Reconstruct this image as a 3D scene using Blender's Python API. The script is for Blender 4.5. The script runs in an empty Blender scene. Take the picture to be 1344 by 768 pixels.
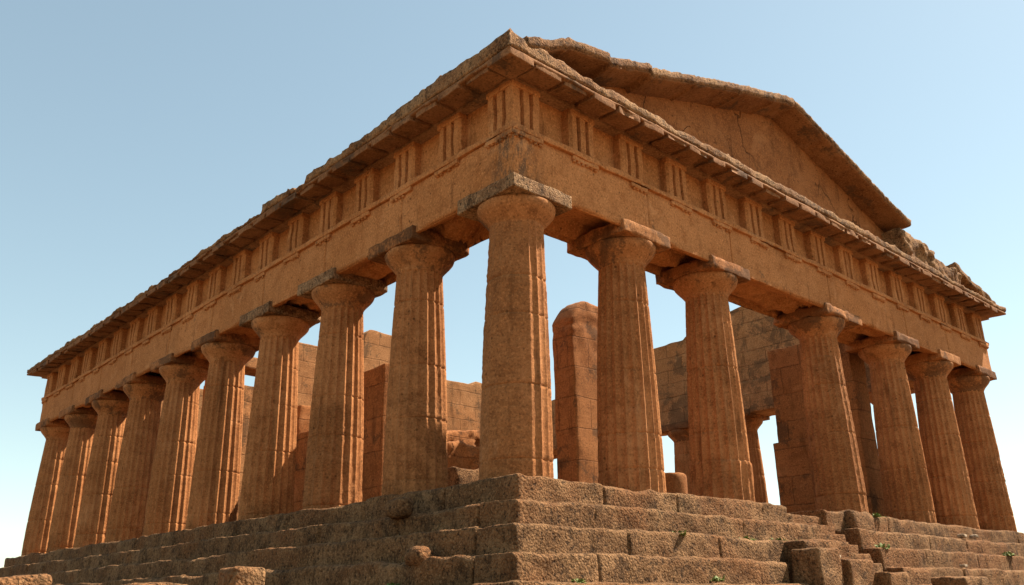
import bpy, bmesh, math, random
import numpy as np
from mathutils import Matrix, Vector

S = bpy.context.scene
COL = S.collection
R = math.radians

# ------------------------------------------------------------------ camera
cam_data = bpy.data.cameras.new('camera')
cam = bpy.data.objects.new('camera', cam_data)
COL.objects.link(cam)
cam_data.sensor_fit = 'HORIZONTAL'
cam_data.sensor_width = 36.0
cam_data.lens = 1143.1 / 1344.0 * 36.0
cam_data.clip_start = 0.1
cam_data.clip_end = 12000
_yaw, _pit, _rol = 0.8252, 0.3466, -0.0169
_fw = Vector((math.cos(_pit) * math.cos(_yaw), math.cos(_pit) * math.sin(_yaw), math.sin(_pit)))
_r = Vector((math.sin(_yaw), -math.cos(_yaw), 0))
_u = _r.cross(_fw)
_r2 = math.cos(_rol) * _r + math.sin(_rol) * _u
_u2 = -math.sin(_rol) * _r + math.cos(_rol) * _u
_m = Matrix((_r2, _u2, -_fw)).transposed().to_4x4()
_m.translation = Vector((-9.9412, -10.6625, -2.0886))
cam.matrix_world = _m
S.camera = cam

# ------------------------------------------------------------------ sky and sun
SUN_AZ, SUN_EL = -21.0, 51.5          # azimuth from +x towards +y
world = bpy.data.worlds.new('World')
S.world = world
world.use_nodes = True
wt = world.node_tree
bg = wt.nodes['Background']
sky = wt.nodes.new('ShaderNodeTexSky')
sky.sky_type = 'NISHITA'
sky.sun_disc = False
sky.sun_elevation = R(SUN_EL)
sky.sun_rotation = R(90 - SUN_AZ)
sky.altitude = 0
sky.air_density = 1.0
sky.dust_density = 0.3
sky.ozone_density = 4.5
tint = wt.nodes.new('ShaderNodeMix'); tint.data_type = 'RGBA'; tint.blend_type = 'MULTIPLY'
tint.inputs[0].default_value = 1.0
tint.inputs[7].default_value = (1.15, 1.06, 0.81, 1)     # fixed colour multiplier on the sky light: warmer, less blue
gam = wt.nodes.new('ShaderNodeGamma'); gam.inputs[1].default_value = 0.75
wt.links.new(sky.outputs[0], gam.inputs[0]); wt.links.new(gam.outputs[0], tint.inputs[6])
wt.links.new(tint.outputs[2], bg.inputs[0])
bg.inputs[1].default_value = 0.136

sl = bpy.data.lights.new('sun', 'SUN')
sl.energy = 5.0
sl.angle = R(0.5)
sl.color = (1.0, 0.90, 0.76)
sun = bpy.data.objects.new('sun', sl)
COL.objects.link(sun)
_d = Vector((math.cos(R(SUN_AZ)) * math.cos(R(SUN_EL)), math.sin(R(SUN_AZ)) * math.cos(R(SUN_EL)), math.sin(R(SUN_EL))))
sun.rotation_euler = _d.to_track_quat('Z', 'Y').to_euler()
sun.location = (30, -20, 40)

S.view_settings.view_transform = 'Standard'
S.view_settings.look = 'None'
S.view_settings.gamma = 1.0
S.view_settings.use_curve_mapping = False
S.view_settings.exposure = 1.28
S.render.engine = 'CYCLES'
S.cycles.use_denoising = True
S.cycles.max_bounces = 8
S.cycles.diffuse_bounces = 5

# ------------------------------------------------------------------ noise
def _hash(i, j, k, seed):
    h = (i.astype(np.uint32) * np.uint32(374761393) + j.astype(np.uint32) * np.uint32(668265263)
         + k.astype(np.uint32) * np.uint32(2147483647) + np.uint32((seed * 974634241 + 12345) & 0xffffffff))
    h = (h ^ (h >> np.uint32(13))) * np.uint32(1274126177)
    h = (h ^ (h >> np.uint32(16))) * np.uint32(2246822519)
    h = h ^ (h >> np.uint32(15))
    return h.astype(np.float64) / 2147483647.5 - 1.0

def vnoise(P, seed=0):
    P = np.asarray(P, float)
    f = np.floor(P); t = P - f
    t = t * t * t * (t * (t * 6 - 15) + 10)
    f = f.astype(np.int64)
    out = 0
    for a in (0, 1):
        wa = t[:, 0] if a else 1 - t[:, 0]
        for b in (0, 1):
            wb = t[:, 1] if b else 1 - t[:, 1]
            for c in (0, 1):
                wc = t[:, 2] if c else 1 - t[:, 2]
                out = out + wa * wb * wc * _hash(f[:, 0] + a, f[:, 1] + b, f[:, 2] + c, seed)
    return out

def fbm(P, scale=1.0, oct=3, seed=0, gain=0.5):
    P = np.asarray(P, float) * scale
    o, amp = 0, 1.0
    for i in range(oct):
        o = o + amp * vnoise(P + 17.3 * i, seed + i * 7)
        P = P * 2.03; amp *= gain
    return o

def vfbm(P, scale, oct, seed, gain=0.5):
    return np.stack([fbm(P, scale, oct, seed + 101 * c, gain) for c in range(3)], 1)

def sstep(a, b, x):
    t = np.clip((x - a) / (b - a), 0, 1)
    return t * t * (3 - 2 * t)

# ------------------------------------------------------------------ materials
class NT:
    def __init__(self, name):
        self.m = bpy.data.materials.new(name); self.m.use_nodes = True
        self.t = self.m.node_tree; self.b = self.t.nodes['Principled BSDF']
        self.b.inputs['Roughness'].default_value = 0.95
        self.b.inputs['Specular IOR Level'].default_value = 0.12
        self.pos = self.n('ShaderNodeNewGeometry').outputs['Position']
    def n(self, k, **kw):
        x = self.t.nodes.new(k)
        for a, v in kw.items(): setattr(x, a, v)
        return x
    def link(self, a, b): self.t.links.new(a, b)
    def scaled(self, s):
        m = self.n('ShaderNodeMapping'); self.link(self.pos, m.inputs[0]); m.inputs['Scale'].default_value = s
        return m.outputs[0]
    def noise(self, scale, detail=4, rough=0.6, vec=None, dist=0.0):
        x = self.n('ShaderNodeTexNoise'); self.link(vec or self.pos, x.inputs['Vector'])
        x.inputs['Scale'].default_value = scale; x.inputs['Detail'].default_value = detail
        x.inputs['Roughness'].default_value = rough; x.inputs['Distortion'].default_value = dist
        return x.outputs['Fac']
    def voro(self, scale, feature='F1', vec=None):
        x = self.n('ShaderNodeTexVoronoi', feature=feature); self.link(vec or self.pos, x.inputs['Vector'])
        x.inputs['Scale'].default_value = scale
        return x.outputs['Distance']
    def ramp(self, v, lo, hi, a=0.0, b=1.0):
        x = self.n('ShaderNodeMapRange'); x.interpolation_type = 'SMOOTHSTEP'
        self.link(v, x.inputs['Value'])
        for i, val in enumerate((lo, hi, a, b)): x.inputs[i + 1].default_value = val
        return x.outputs[0]
    def mix(self, f, a, b, mode='MIX'):
        x = self.n('ShaderNodeMix', data_type='RGBA', blend_type=mode)
        for s, v in ((0, f), (6, a), (7, b)):
            if hasattr(v, 'links'): self.link(v, x.inputs[s])
            elif s == 0: x.inputs[0].default_value = v
            else: x.inputs[s].default_value = (*v, 1)
        return x.outputs[2]
    def math(self, op, a, b=0.0):
        x = self.n('ShaderNodeMath', operation=op)
        for i, v in enumerate((a, b)):
            if hasattr(v, 'links'): self.link(v, x.inputs[i])
            else: x.inputs[i].default_value = v
        return x.outputs[0]
    def bump(self, h, dist, strength=1.0, prev=None):
        x = self.n('ShaderNodeBump'); self.link(h, x.inputs['Height'])
        x.inputs['Distance'].default_value = dist
        if hasattr(strength, 'links'): self.link(strength, x.inputs['Strength'])
        else: x.inputs['Strength'].default_value = strength
        if prev: self.link(prev, x.inputs['Normal'])
        return x.outputs[0]
    def done(self, col, nrm):
        self.link(col, self.b.inputs['Base Color']); self.link(nrm, self.b.inputs['Normal'])
        return self.m

def stone(name, a, b, c, crust, crust_amt=0.3, rough=1.0, wear=False, blocks=None, cracks=False, tones=None):
    """sandstone: tones a/b/c, dark crust patches, pitted grain; wear = per-vertex erosion"""
    t = NT(name)
    big = t.noise(0.45, 3, 0.55); mid = t.noise(2.6, 5, 0.65)
    bed = t.noise(1.3, 5, 0.65, t.scaled((1, 1, 5.5)))
    fine = t.noise(22, 4, 0.7); grain = t.noise(60, 2, 0.6)
    col = t.mix(t.ramp(big, 0.35, 0.65), a, b)
    col = t.mix(t.math('MULTIPLY', t.ramp(mid, 0.45, 0.72), 0.75), col, c)
    col = t.mix(t.math('MULTIPLY', t.ramp(bed, 0.5, 0.72), 0.45), col, tuple(x * 0.62 for x in a))
    if blocks:
        br = t.n('ShaderNodeTexBrick')
        br.inputs['Scale'].default_value = 1.0
        br.inputs['Brick Width'].default_value = blocks[0]; br.inputs['Row Height'].default_value = blocks[1]
        br.inputs['Mortar Size'].default_value = 0.018; br.inputs['Mortar Smooth'].default_value = 0.6
        br.inputs['Color1'].default_value = (0, 0, 0, 1); br.inputs['Color2'].default_value = (1, 1, 1, 1)
        br.inputs['Mortar'].default_value = (0.5, 0.5, 0.5, 1)
        sx = t.n('ShaderNodeSeparateXYZ'); t.link(t.pos, sx.inputs[0])
        cb = t.n('ShaderNodeCombineXYZ')
        wob = t.math('MULTIPLY', t.noise(1.1, 3, 0.6), 0.12)
        t.link(t.math('ADD', t.math('ADD', sx.outputs[0], sx.outputs[1]), wob), cb.inputs[0])
        t.link(t.math('ADD', sx.outputs[2], wob), cb.inputs[1]); t.link(cb.outputs[0], br.inputs['Vector'])
        col = t.mix(t.math('MULTIPLY', br.outputs['Color'], 0.5), col, tuple(x * 0.6 for x in b))
        col = t.mix(t.math('MULTIPLY', t.math('MULTIPLY', br.outputs['Fac'], t.ramp(t.noise(1.7, 4, 0.65), 0.40, 0.66)), 0.45), col, tuple(x * 0.3 for x in a))
    if tones:       # neighbouring beam blocks differ in tone
        sx = t.n('ShaderNodeSeparateXYZ'); t.link(t.pos, sx.inputs[0])
        cb = t.n('ShaderNodeCombineXYZ')
        t.link(t.math('ADD', t.math('ADD', sx.outputs[0], sx.outputs[1]), 1.9), cb.inputs[0]); t.link(t.math('ADD', sx.outputs[2], -5.48), cb.inputs[1])
        bt = t.n('ShaderNodeTexBrick'); t.link(cb.outputs[0], bt.inputs['Vector'])
        bt.inputs['Scale'].default_value = 1.0; bt.inputs['Brick Width'].default_value = tones[0]; bt.inputs['Row Height'].default_value = tones[1]
        bt.inputs['Mortar Size'].default_value = 0.0; bt.inputs['Color1'].default_value = (0, 0, 0, 1); bt.inputs['Color2'].default_value = (1, 1, 1, 1)
        col = t.mix(t.math('MULTIPLY', bt.outputs['Color'], 0.42), col, tuple(x * 0.58 for x in a))
        # dark run-off stain down the near corner of the beam
        cv = t.n('ShaderNodeCombineXYZ'); t.link(sx.outputs[0], cv.inputs[0]); t.link(sx.outputs[1], cv.inputs[1])
        ln = t.n('ShaderNodeVectorMath', operation='LENGTH'); t.link(cv.outputs[0], ln.inputs[0])
        cs = t.math('MULTIPLY', t.ramp(ln.outputs['Value'], 1.0, 0.1), t.ramp(sx.outputs[2], 6.75, 6.35))
        cs = t.math('MULTIPLY', cs, t.ramp(t.noise(5, 5, 0.7, t.scaled((1.4, 1.4, 0.5))), 0.42, 0.60))
        col = t.mix(t.math('MULTIPLY', cs, 0.85), col, tuple(x * 1.2 for x in crust))
    # fine mottling
    col = t.mix(t.math('MULTIPLY', t.ramp(fine, 0.52, 0.66), 0.55), col, tuple(min(1, x * 1.45) for x in b))
    col = t.mix(t.math('MULTIPLY', t.ramp(fine, 0.47, 0.34), 0.7), col, tuple(x * 0.4 for x in a))
    # worn pale patches, rain streaks, small holes
    col = t.mix(t.math('MULTIPLY', t.ramp(t.noise(1.4, 5, 0.7, dist=0.6), 0.56, 0.70), 0.45), col, tuple(min(1, x * 1.22) for x in (b[0], b[1] * 1.12, b[2] * 1.3)))
    stv = t.ramp(t.noise(2.2, 5, 0.62, t.scaled((1.6, 1.6, 0.22))), 0.56, 0.72)
    col = t.mix(t.math('MULTIPLY', stv, 0.55), col, tuple(x * 0.42 for x in c))
    hole = t.math('MULTIPLY', t.ramp(t.voro(4.2), 0.16, 0.07), t.ramp(t.noise(1.9, 3, 0.6), 0.48, 0.56))
    col = t.mix(t.math('MULTIPLY', hole, 0.75), col, tuple(x * 0.25 for x in a))
    # crust (black lichen) patches broken up by speckle
    cm = t.math('ADD', t.math('MULTIPLY', t.noise(1.0, 5, 0.62, dist=0.4), 0.75), t.math('MULTIPLY', t.noise(13, 3, 0.7), 0.25))
    cmask = t.ramp(cm, 0.60 - 0.2 * crust_amt, 0.66 - 0.16 * crust_amt)
    cmask = t.math('MULTIPLY', cmask, 0.62)
    col = t.mix(cmask, col, crust)
    if cracks:
        wv = t.n('ShaderNodeVectorMath', operation='ADD'); nz = t.n('ShaderNodeTexNoise'); t.link(t.pos, nz.inputs['Vector']); nz.inputs['Scale'].default_value = 1.6; nz.inputs['Detail'].default_value = 5
        sc_ = t.n('ShaderNodeVectorMath', operation='SCALE'); t.link(nz.outputs['Color'], sc_.inputs[0]); sc_.inputs['Scale'].default_value = 0.9
        t.link(t.pos, wv.inputs[0]); t.link(sc_.outputs[0], wv.inputs[1])
        ed = t.voro(0.55, 'DISTANCE_TO_EDGE', wv.outputs[0])
        ck = t.math('MULTIPLY', t.ramp(ed, 0.014, 0.002), t.ramp(t.noise(0.8, 3, 0.6), 0.48, 0.60))
        col = t.mix(t.math('MULTIPLY', ck, 0.6), col, tuple(x * 0.2 for x in a))
    pits = t.ramp(t.voro(17), 0.08, 0.30)
    h = t.math('ADD', t.math('MULTIPLY', fine, 0.6), t.math('MULTIPLY', grain, 0.35))
    h = t.math('ADD', h, t.math('MULTIPLY', bed, 0.6))
    n = t.bump(h, 0.022, 0.55 * rough)
    if wear:
        at = t.n('ShaderNodeAttribute'); at.attribute_name = 'wear'
        w = at.outputs['Fac']
        rp = t.noise(11, 5, 0.75, t.scaled((1, 1, 2.1)))
        col = t.mix(t.math('MULTIPLY', w, t.math('MULTIPLY', t.ramp(rp, 0.54, 0.36), 0.75)), col, tuple(x * 0.34 for x in a))
        col = t.mix(t.math('MULTIPLY', w, 0.15), col, c)
        n = t.bump(t.math('ADD', rp, t.math('MULTIPLY', grain, 0.3)), 0.07, t.math('MULTIPLY', w, 0.75 * rough), n)
    else:
        n = t.bump(pits, 0.02, 0.35 * rough, n)
    if cracks: n = t.bump(t.math('SUBTRACT', 1.0, ck), 0.06, 1.0, n)
    if blocks:
        n = t.bump(t.math('SUBTRACT', 1.0, br.outputs['Fac']), 0.05, 1.0, n)
    return t.done(col, n)

def crusty(name, light, mid_c, dark, scale=15.0, depth=0.05, tint=None, moss=0.0):
    """coarse weathered shell-stone: light grains in dark pits"""
    t = NT(name)
    v = t.noise(scale, 4, 0.72); v2 = t.noise(scale * 2.7, 3, 0.7); big = t.noise(0.9, 5, 0.65); sp = t.noise(2.2, 5, 0.68, dist=0.5)
    vert = t.noise(4.5, 4, 0.7, t.scaled((1.6, 1.6, 0.6)))
    col = t.mix(t.ramp(big, 0.38, 0.62), mid_c, light)
    col = t.mix(t.math('MULTIPLY', t.ramp(sp, 0.48, 0.64), 0.8), col, tuple(x * 0.38 for x in mid_c))
    col = t.mix(t.math('MULTIPLY', t.ramp(vert, 0.5, 0.72), 0.5), col, dark)
    if tint: col = t.mix(t.math('MULTIPLY', t.ramp(t.noise(0.6, 3, 0.6), 0.46, 0.64), 0.75), col, tint)
    col = t.mix(t.math('MULTIPLY', t.ramp(v, 0.48, 0.36), 0.85), col, dark)
    col = t.mix(t.math('MULTIPLY', t.ramp(v2, 0.56, 0.70), 0.4), col, tuple(min(1, x * 1.5) for x in light))
    if moss:
        col = t.mix(t.math('MULTIPLY', t.ramp(t.noise(1.7, 4, 0.7), 0.6, 0.72), moss), col, (0.03, 0.04, 0.012))
    cell = t.voro(scale * 2.0)
    col = t.mix(t.math('MULTIPLY', t.ramp(cell, 0.35, 0.75), 0.35), col, dark)
    gr = t.n('ShaderNodeTexVoronoi'); t.link(t.pos, gr.inputs['Vector']); gr.inputs['Scale'].default_value = scale * 2.0
    sg = t.n('ShaderNodeSeparateColor'); t.link(gr.outputs['Color'], sg.inputs[0])
    col = t.mix(t.math('MULTIPLY', t.ramp(sg.outputs[0], 0.65, 0.98), 0.3), col, tuple(min(1, x * 1.45) for x in light))
    h = t.math('ADD', v, t.math('MULTIPLY', v2, 0.4))
    h = t.math('SUBTRACT', h, t.math('MULTIPLY', cell, 0.45))
    n = t.bump(h, depth, 0.7)
    n = t.bump(t.ramp(t.voro(scale * 0.9), 0.05, 0.35), depth * 0.5, 0.4, n)
    return t.done(col, n)

A = (0.41, 0.162, 0.052); B = (0.50, 0.212, 0.076); Cc = (0.29, 0.102, 0.030); CR = (0.075, 0.052, 0.034)
M_ent = stone('warm_sandstone', A, B, Cc, CR, -0.12, 1.0, tones=(3.15, 1.14))
M_shaft = stone('column_sandstone', (0.33, 0.129, 0.043), (0.42, 0.176, 0.064), (0.21, 0.074, 0.023), CR, -0.35, 1.4, wear=True)
M_cap = stone('capital_sandstone', (0.34, 0.138, 0.047), (0.42, 0.185, 0.070), (0.21, 0.078, 0.025), (0.05, 0.032, 0.02), 0.5, 0.9)
M_abacus = stone('abacus_stone', (0.28, 0.108, 0.036), (0.37, 0.155, 0.057), (0.16, 0.058, 0.019), (0.036, 0.023, 0.014), 0.7, 1.2)
M_tymp = stone('gable_sandstone', (0.29, 0.110, 0.036), (0.37, 0.150, 0.052), (0.18, 0.064, 0.020), CR, 0.0, 1.2, cracks=True)
M_corner = crusty('corner_abacus_stone', (0.38, 0.22, 0.11), (0.22, 0.105, 0.046), (0.030, 0.019, 0.011), 13, 0.05)
M_sima = crusty('cornice_lichen_stone', (0.36, 0.195, 0.088), (0.23, 0.105, 0.043), (0.028, 0.016, 0.008), 13, 0.05)
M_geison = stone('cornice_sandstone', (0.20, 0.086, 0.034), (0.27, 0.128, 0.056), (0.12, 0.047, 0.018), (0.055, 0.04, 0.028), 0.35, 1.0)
M_step = crusty('step_stone', (0.29, 0.155, 0.070), (0.165, 0.080, 0.033), (0.026, 0.014, 0.007), 13, 0.085, tint=(0.22, 0.092, 0.034), moss=0.25)
M_wall = stone('ruin_masonry', (0.35, 0.150, 0.054), (0.44, 0.212, 0.086), (0.22, 0.088, 0.030), (0.085, 0.052, 0.028), 0.45, 1.0, blocks=(1.7, 0.62))
M_pier = stone('pier_masonry', (0.28, 0.106, 0.034), (0.34, 0.138, 0.048), (0.17, 0.060, 0.019), (0.06, 0.036, 0.02), 0.25, 0.9, blocks=(1.45, 0.9))
M_pebble = crusty('pale_stone', (0.46, 0.36, 0.25), (0.34, 0.24, 0.15), (0.12, 0.08, 0.05), 20, 0.02)

def ground_mat():
    t = NT('dry_ground')
    col = t.mix(t.ramp(t.noise(0.25, 6, 0.65), 0.4, 0.62), (0.19, 0.117, 0.061), (0.15, 0.09, 0.046))
    col = t.mix(t.math('MULTIPLY', t.ramp(t.noise(3, 5, 0.7), 0.5, 0.7), 0.5), col, (0.23, 0.155, 0.09))
    return t.done(col, t.bump(t.noise(6, 6, 0.7), 0.06, 0.6))
M_ground = ground_mat()
def leaf_mat():
    t = NT('weed_leaf')
    col = t.mix(t.ramp(t.noise(9, 2, 0.5), 0.4, 0.6), (0.10, 0.15, 0.03), (0.19, 0.21, 0.06))
    t.b.inputs['Roughness'].default_value = 0.6
    t.link(col, t.b.inputs['Base Color'])
    return t.m
M_leaf = leaf_mat()

# ------------------------------------------------------------------ mesh helpers
class MB:
    def __init__(self): self.v = []; self.f = []; self.n = 0; self.wear = []
    def add(self, V, F, wear=None):
        V = np.asarray(V, float)
        self.v.append(V); self.f += [tuple(int(i) + self.n for i in f) for f in F]
        self.wear.append(np.zeros(len(V)) if wear is None else wear)
        self.n += len(V)
    def build(self, name, mat, parent=None, smooth=True, recalc=True):
        V = np.concatenate(self.v)
        origin = np.zeros(3)
        p = parent
        while p is not None:
            origin = origin + np.array(p.location); p = p.parent
        base = np.zeros(3)
        if parent is None:
            base = np.array([(V[:, 0].min() + V[:, 0].max()) / 2, (V[:, 1].min() + V[:, 1].max()) / 2, V[:, 2].min()])
            origin = base
        me = bpy.data.meshes.new(name)
        me.from_pydata((V - origin).tolist(), [], self.f)
        if recalc:
            bm = bmesh.new(); bm.from_mesh(me)
            bmesh.ops.recalc_face_normals(bm, faces=bm.faces)
            bm.to_mesh(me); bm.free()
        if smooth: me.polygons.foreach_set('use_smooth', [True] * len(me.polygons))
        w = np.concatenate(self.wear)
        if w.any():
            at = me.attributes.new('wear', 'FLOAT', 'POINT'); at.data.foreach_set('value', w.astype(np.float32))
        me.materials.append(mat)
        o = bpy.data.objects.new(name, me); COL.objects.link(o)
        o.parent = parent
        o.location = base.tolist()
        return o

def thing(name, label, cat, loc, group=None):
    o = bpy.data.objects.new(name, None); COL.objects.link(o)
    o.location = loc; o.empty_display_size = 0.3
    o['label'] = label; o['category'] = cat; o['kind'] = 'thing'
    if group: o['group'] = group
    return o
def tag(o, label, cat, group=None):
    o['label'] = label; o['category'] = cat; o['kind'] = 'thing'
    if group: o['group'] = group
    return o

def coords(lo, hi, step, r, extra=()):
    if hi - lo < 2.5 * r: base = [lo, (lo + hi) / 2, hi]
    else:
        n = max(1, int(round((hi - lo - 2 * r) / step)))
        base = [lo, lo + 0.35 * r] + list(np.linspace(lo + r, hi - r, n + 1)) + [hi - 0.35 * r, hi]
    return np.array(sorted(set(round(x, 5) for x in list(base) + [e for e in extra if lo < e < hi])))

def lattice(xs, ys, zs, r):
    """surface lattice of a box with rounded edges: points, outward normals, quads"""
    nx, ny, nz = len(xs), len(ys), len(zs)
    pts, quads = [], []
    def grid(I, J, fix, ax):
        a, b = np.meshgrid(np.arange(I), np.arange(J), indexing='ij')
        o = np.empty((I, J, 3), int)
        oth = [k for k in range(3) if k != ax]
        o[..., oth[0]] = a; o[..., oth[1]] = b; o[..., ax] = fix
        return o
    for ax, (I, J, K) in enumerate(((ny, nz, nx), (nx, nz, ny), (nx, ny, nz))):
        for fix in (0, K - 1):
            g = grid(I, J, fix, ax)
            q = np.stack([g[:-1, :-1], g[1:, :-1], g[1:, 1:], g[:-1, 1:]], 2).reshape(-1, 4, 3)
            quads.append(q)
    Q = np.concatenate(quads)
    key = (Q[..., 0] * ny + Q[..., 1]) * nz + Q[..., 2]
    uk, inv = np.unique(key.ravel(), return_inverse=True)
    F = inv.reshape(-1, 4)
    iz = uk % nz; iy = (uk // nz) % ny; ix = uk // (nz * ny)
    P = np.stack([xs[ix], ys[iy], zs[iz]], 1)
    lo = np.array([xs[0], ys[0], zs[0]]); hi = np.array([xs[-1], ys[-1], zs[-1]])
    rr = np.minimum(r, (hi - lo) * 0.49)
    c = np.clip(P, lo + rr, hi - rr)
    d = P - c
    L = np.linalg.norm(d / rr, axis=1, keepdims=True); L[L == 0] = 1
    N = d / rr / L
    P2 = c + N * rr
    return P2, N, F

def rock(mb, lo, hi, step=0.08, r=0.03, amp=0.02, freq=2.0, oct=3, seed=0, fn=None, extra=((), (), ()), along=0.0):
    lo = np.minimum(lo, hi).astype(float) if False else np.array([min(a, b) for a, b in zip(lo, hi)], float)
    hi2 = np.array([max(a, b) for a, b in zip(lo, hi)], float)
    st = step if hasattr(step, '__len__') else (step,) * 3
    P, N, F = lattice(*[coords(lo[k], hi2[k], st[k], r, extra[k]) for k in range(3)], r)
    P0 = P.copy()
    if fn is not None: P = fn(P, N)
    P = P + vfbm(P0, freq, oct, seed) * amp
    mb.add(P, F)
    return P

def sweep(mb, sections, closed_profile=True, caps=True):
    """sections: (n, m, 3) rings joined along n"""
    n, m, _ = sections.shape
    V = sections.reshape(-1, 3); F = []
    for i in range(n - 1):
        for j in range(m if closed_profile else m - 1):
            k = (j + 1) % m
            F.append((i * m + j, (i + 1) * m + j, (i + 1) * m + k, i * m + k))
    if caps and closed_profile:
        F.append(tuple(range(m))); F.append(tuple(range((n - 1) * m, n * m)))
    mb.add(V, F)

# side frames: u runs along the facade from the near corner, out is away from the building
def FR(u, out, z): return (u, -out, z)
def FL(u, out, z): return (-out, u, z)
def FF(u, out, z): return (22.87 + 0.0 + out, u, z)     # far flank, outward +x
def FB(u, out, z): return (u, 29.69 + out, z)           # rear, outward +y

LR, LLn = 23.162, 29.694
D = 1.6; DL = 1.6072; WT = 0.762
Z_AB, Z_AR, Z_TA, Z_FR, Z_FT = 5.247, 5.375, 6.50, 6.623, 7.65

# ------------------------------------------------------------------ ground
def build_ground():
    mb = MB()
    xs = np.concatenate([[-4000, -1500, -600, -250, -120], np.linspace(-70, 90, 81), [150, 300, 700, 1600, 4000]])
    ys = np.concatenate([[-4000, -1500, -600, -250, -120], np.linspace(-70, 100, 86), [150, 300, 700, 1600, 4000]])
    X, Y = np.meshgrid(xs, ys, indexing='ij')
    P = np.stack([X.ravel(), Y.ravel(), np.zeros(X.size)], 1)
    d = np.hypot(np.maximum(np.abs(P[:, 0] - 11) - 16, 0), np.maximum(np.abs(P[:, 1] - 14) - 20, 0))
    P[:, 2] = -3.75 + 0.18 * fbm(P, 0.15, 3, 5) * (d < 90) - 0.06 * np.clip(d - 15, 0, 600)
    n = len(ys); F = []
    for i in range(len(xs) - 1):
        for j in range(n - 1):
            F.append((i * n + j, (i + 1) * n + j, (i + 1) * n + j + 1, i * n + j + 1))
    mb.add(P, F)
    o = mb.build('ground', M_ground, None, recalc=False)
    o['kind'] = 'structure'
build_ground()

# ------------------------------------------------------------------ stepped platform
E0, TR, RZ, ZS = 0.32, 0.41, 0.425, -0.075
plat = thing('stepped_platform', 'broad stepped stone platform, deeply weathered, that carries the whole temple', 'stone platform', (11.5, 14.8, -3.9))
def course(n, side, u0, u1, z0, z1, out, inner, rng, near=0.055, joints=None):
    """one continuous course of blocks with worn joints"""
    mb = MB()
    js = []
    u = u0 + rng.uniform(1.6, 3.4)
    while u < u1 - 0.6:
        js.append(u); u += rng.uniform(1.8, 4.6)
    js = np.array(js)
    offs = np.array([rng.uniform(-0.016, 0.016) for _ in range(len(js) + 1)])
    tops = np.array([rng.uniform(-0.02, 0.012) for _ in range(len(js) + 1)])
    seed = rng.randrange(9999)
    ax = 0 if side == 'R' else 1
    def fn(P, N):
        u = P[:, ax]
        b = np.searchsorted(js, u) if len(js) else np.zeros(len(u), int)
        outv = np.array([0, -1.0, 0]) if side == 'R' else np.array([-1.0, 0, 0])
        Q = P + outv[None] * offs[b][:, None]
        Q[:, 2] += tops[b]
        if side == 'L': Q[:, 2] += 0.0055 * np.clip(u, 0, 40)      # the terrace rises slightly to the rear
        # scooped, slumped top edge
        e = sstep(0.35, 0.95, -N[:, 1 if ax == 0 else 0] * 0.7 + N[:, 2] * 0.7)
        slump = np.clip(fbm(np.stack([u, u * 0 + n * 5.0, u * 0], 1), 0.8, 3, seed) + 0.1, 0, 1)
        Q[:, 2] -= 0.06 * slump * e
        if len(js):
            dj = np.min(np.abs(u[:, None] - js[None]), 1)
            gs = (1.0 - sstep(0.0, 0.035, dj)) * np.clip(0.5 + fbm(P, 3.0, 2, seed + 5), 0, 1)
            Q = Q - N * (gs * 0.045)[:, None]
        return Q
    ext = []
    for j in js: ext += [j - 0.022, j, j + 0.022]
    if side == 'R':
        lo, hi = (u0, -out, z0), (u1, -inner, z1); ex = (ext, (), ()); st = (near, 0.11, near)
    else:
        lo, hi = (-out, u0, z0), (-inner, u1, z1); ex = ((), ext, ()); st = (0.11, near, near)
    P = rock(mb, lo, hi, st, 0.06, 0.022, 3.0, 4, seed, fn, ex)
    return mb.build('step_course', M_step, plat)
rng = random.Random(4)
NC = 6
for n in range(NC):
    out = E0 + TR * n; zt = ZS - RZ * n; zb = zt - RZ - 0.12
    if n == NC - 1: zb = -4.1
    inner = out - TR - 0.5 if n else -1.6
    # near front, broken by the stair
    ends = [7.68, 8.25, 7.7, 5.45, 5.45, 5.45][n]
    course(n, 'R', -out, ends, zb, zt, out, inner, rng)
    st2 = [9.35, 10.0, 10.05, 10.2, 10.6, 10.6][n]
    course(n, 'R', st2, LR + out, zb, zt, out, inner, rng, 0.09)
    course(n, 'L', -inner + 0.02 if n else 1.6, LLn + out, zb, zt, out, inner, rng, 0.065)
mb = MB()
rock(mb, (1.5, 1.5, -3.9), (LR + 0.2, LLn + 0.2, -0.085), (0.6, 0.6, 0.6), 0.03, 0.02, 1.2, 3, 77)
mb.build('floor', M_step, plat)
mb = MB()
rock(mb, (5.3, -2.2, -3.9), (10.8, 1.6, -2.6), 0.3, 0.03, 0.02, 1.2, 3, 78)
mb.build('core', M_step, plat)

# stair in the middle of the front
stair = thing('stone_staircase', 'narrow flight of small stone steps climbing through the gap in the front platform', 'staircase', (8.8, -1.2, -3.0))
for m in range(12):
    mb = MB()
    sh = 0.10 * m
    x0, x1 = 7.55 + min(sh, 0.75) - 0.2, 9.3 + min(sh, 0.75) + 0.12
    y = -0.20 - 0.205 * m; z = -0.24 - 0.2125 * m
    rock(mb, (x0, y, z - 0.42), (x1, y + 0.75, z), 0.055, 0.03, 0.022, 3, 3, 300 + m)
    mb.build('stair_tread', M_step, stair)

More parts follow.
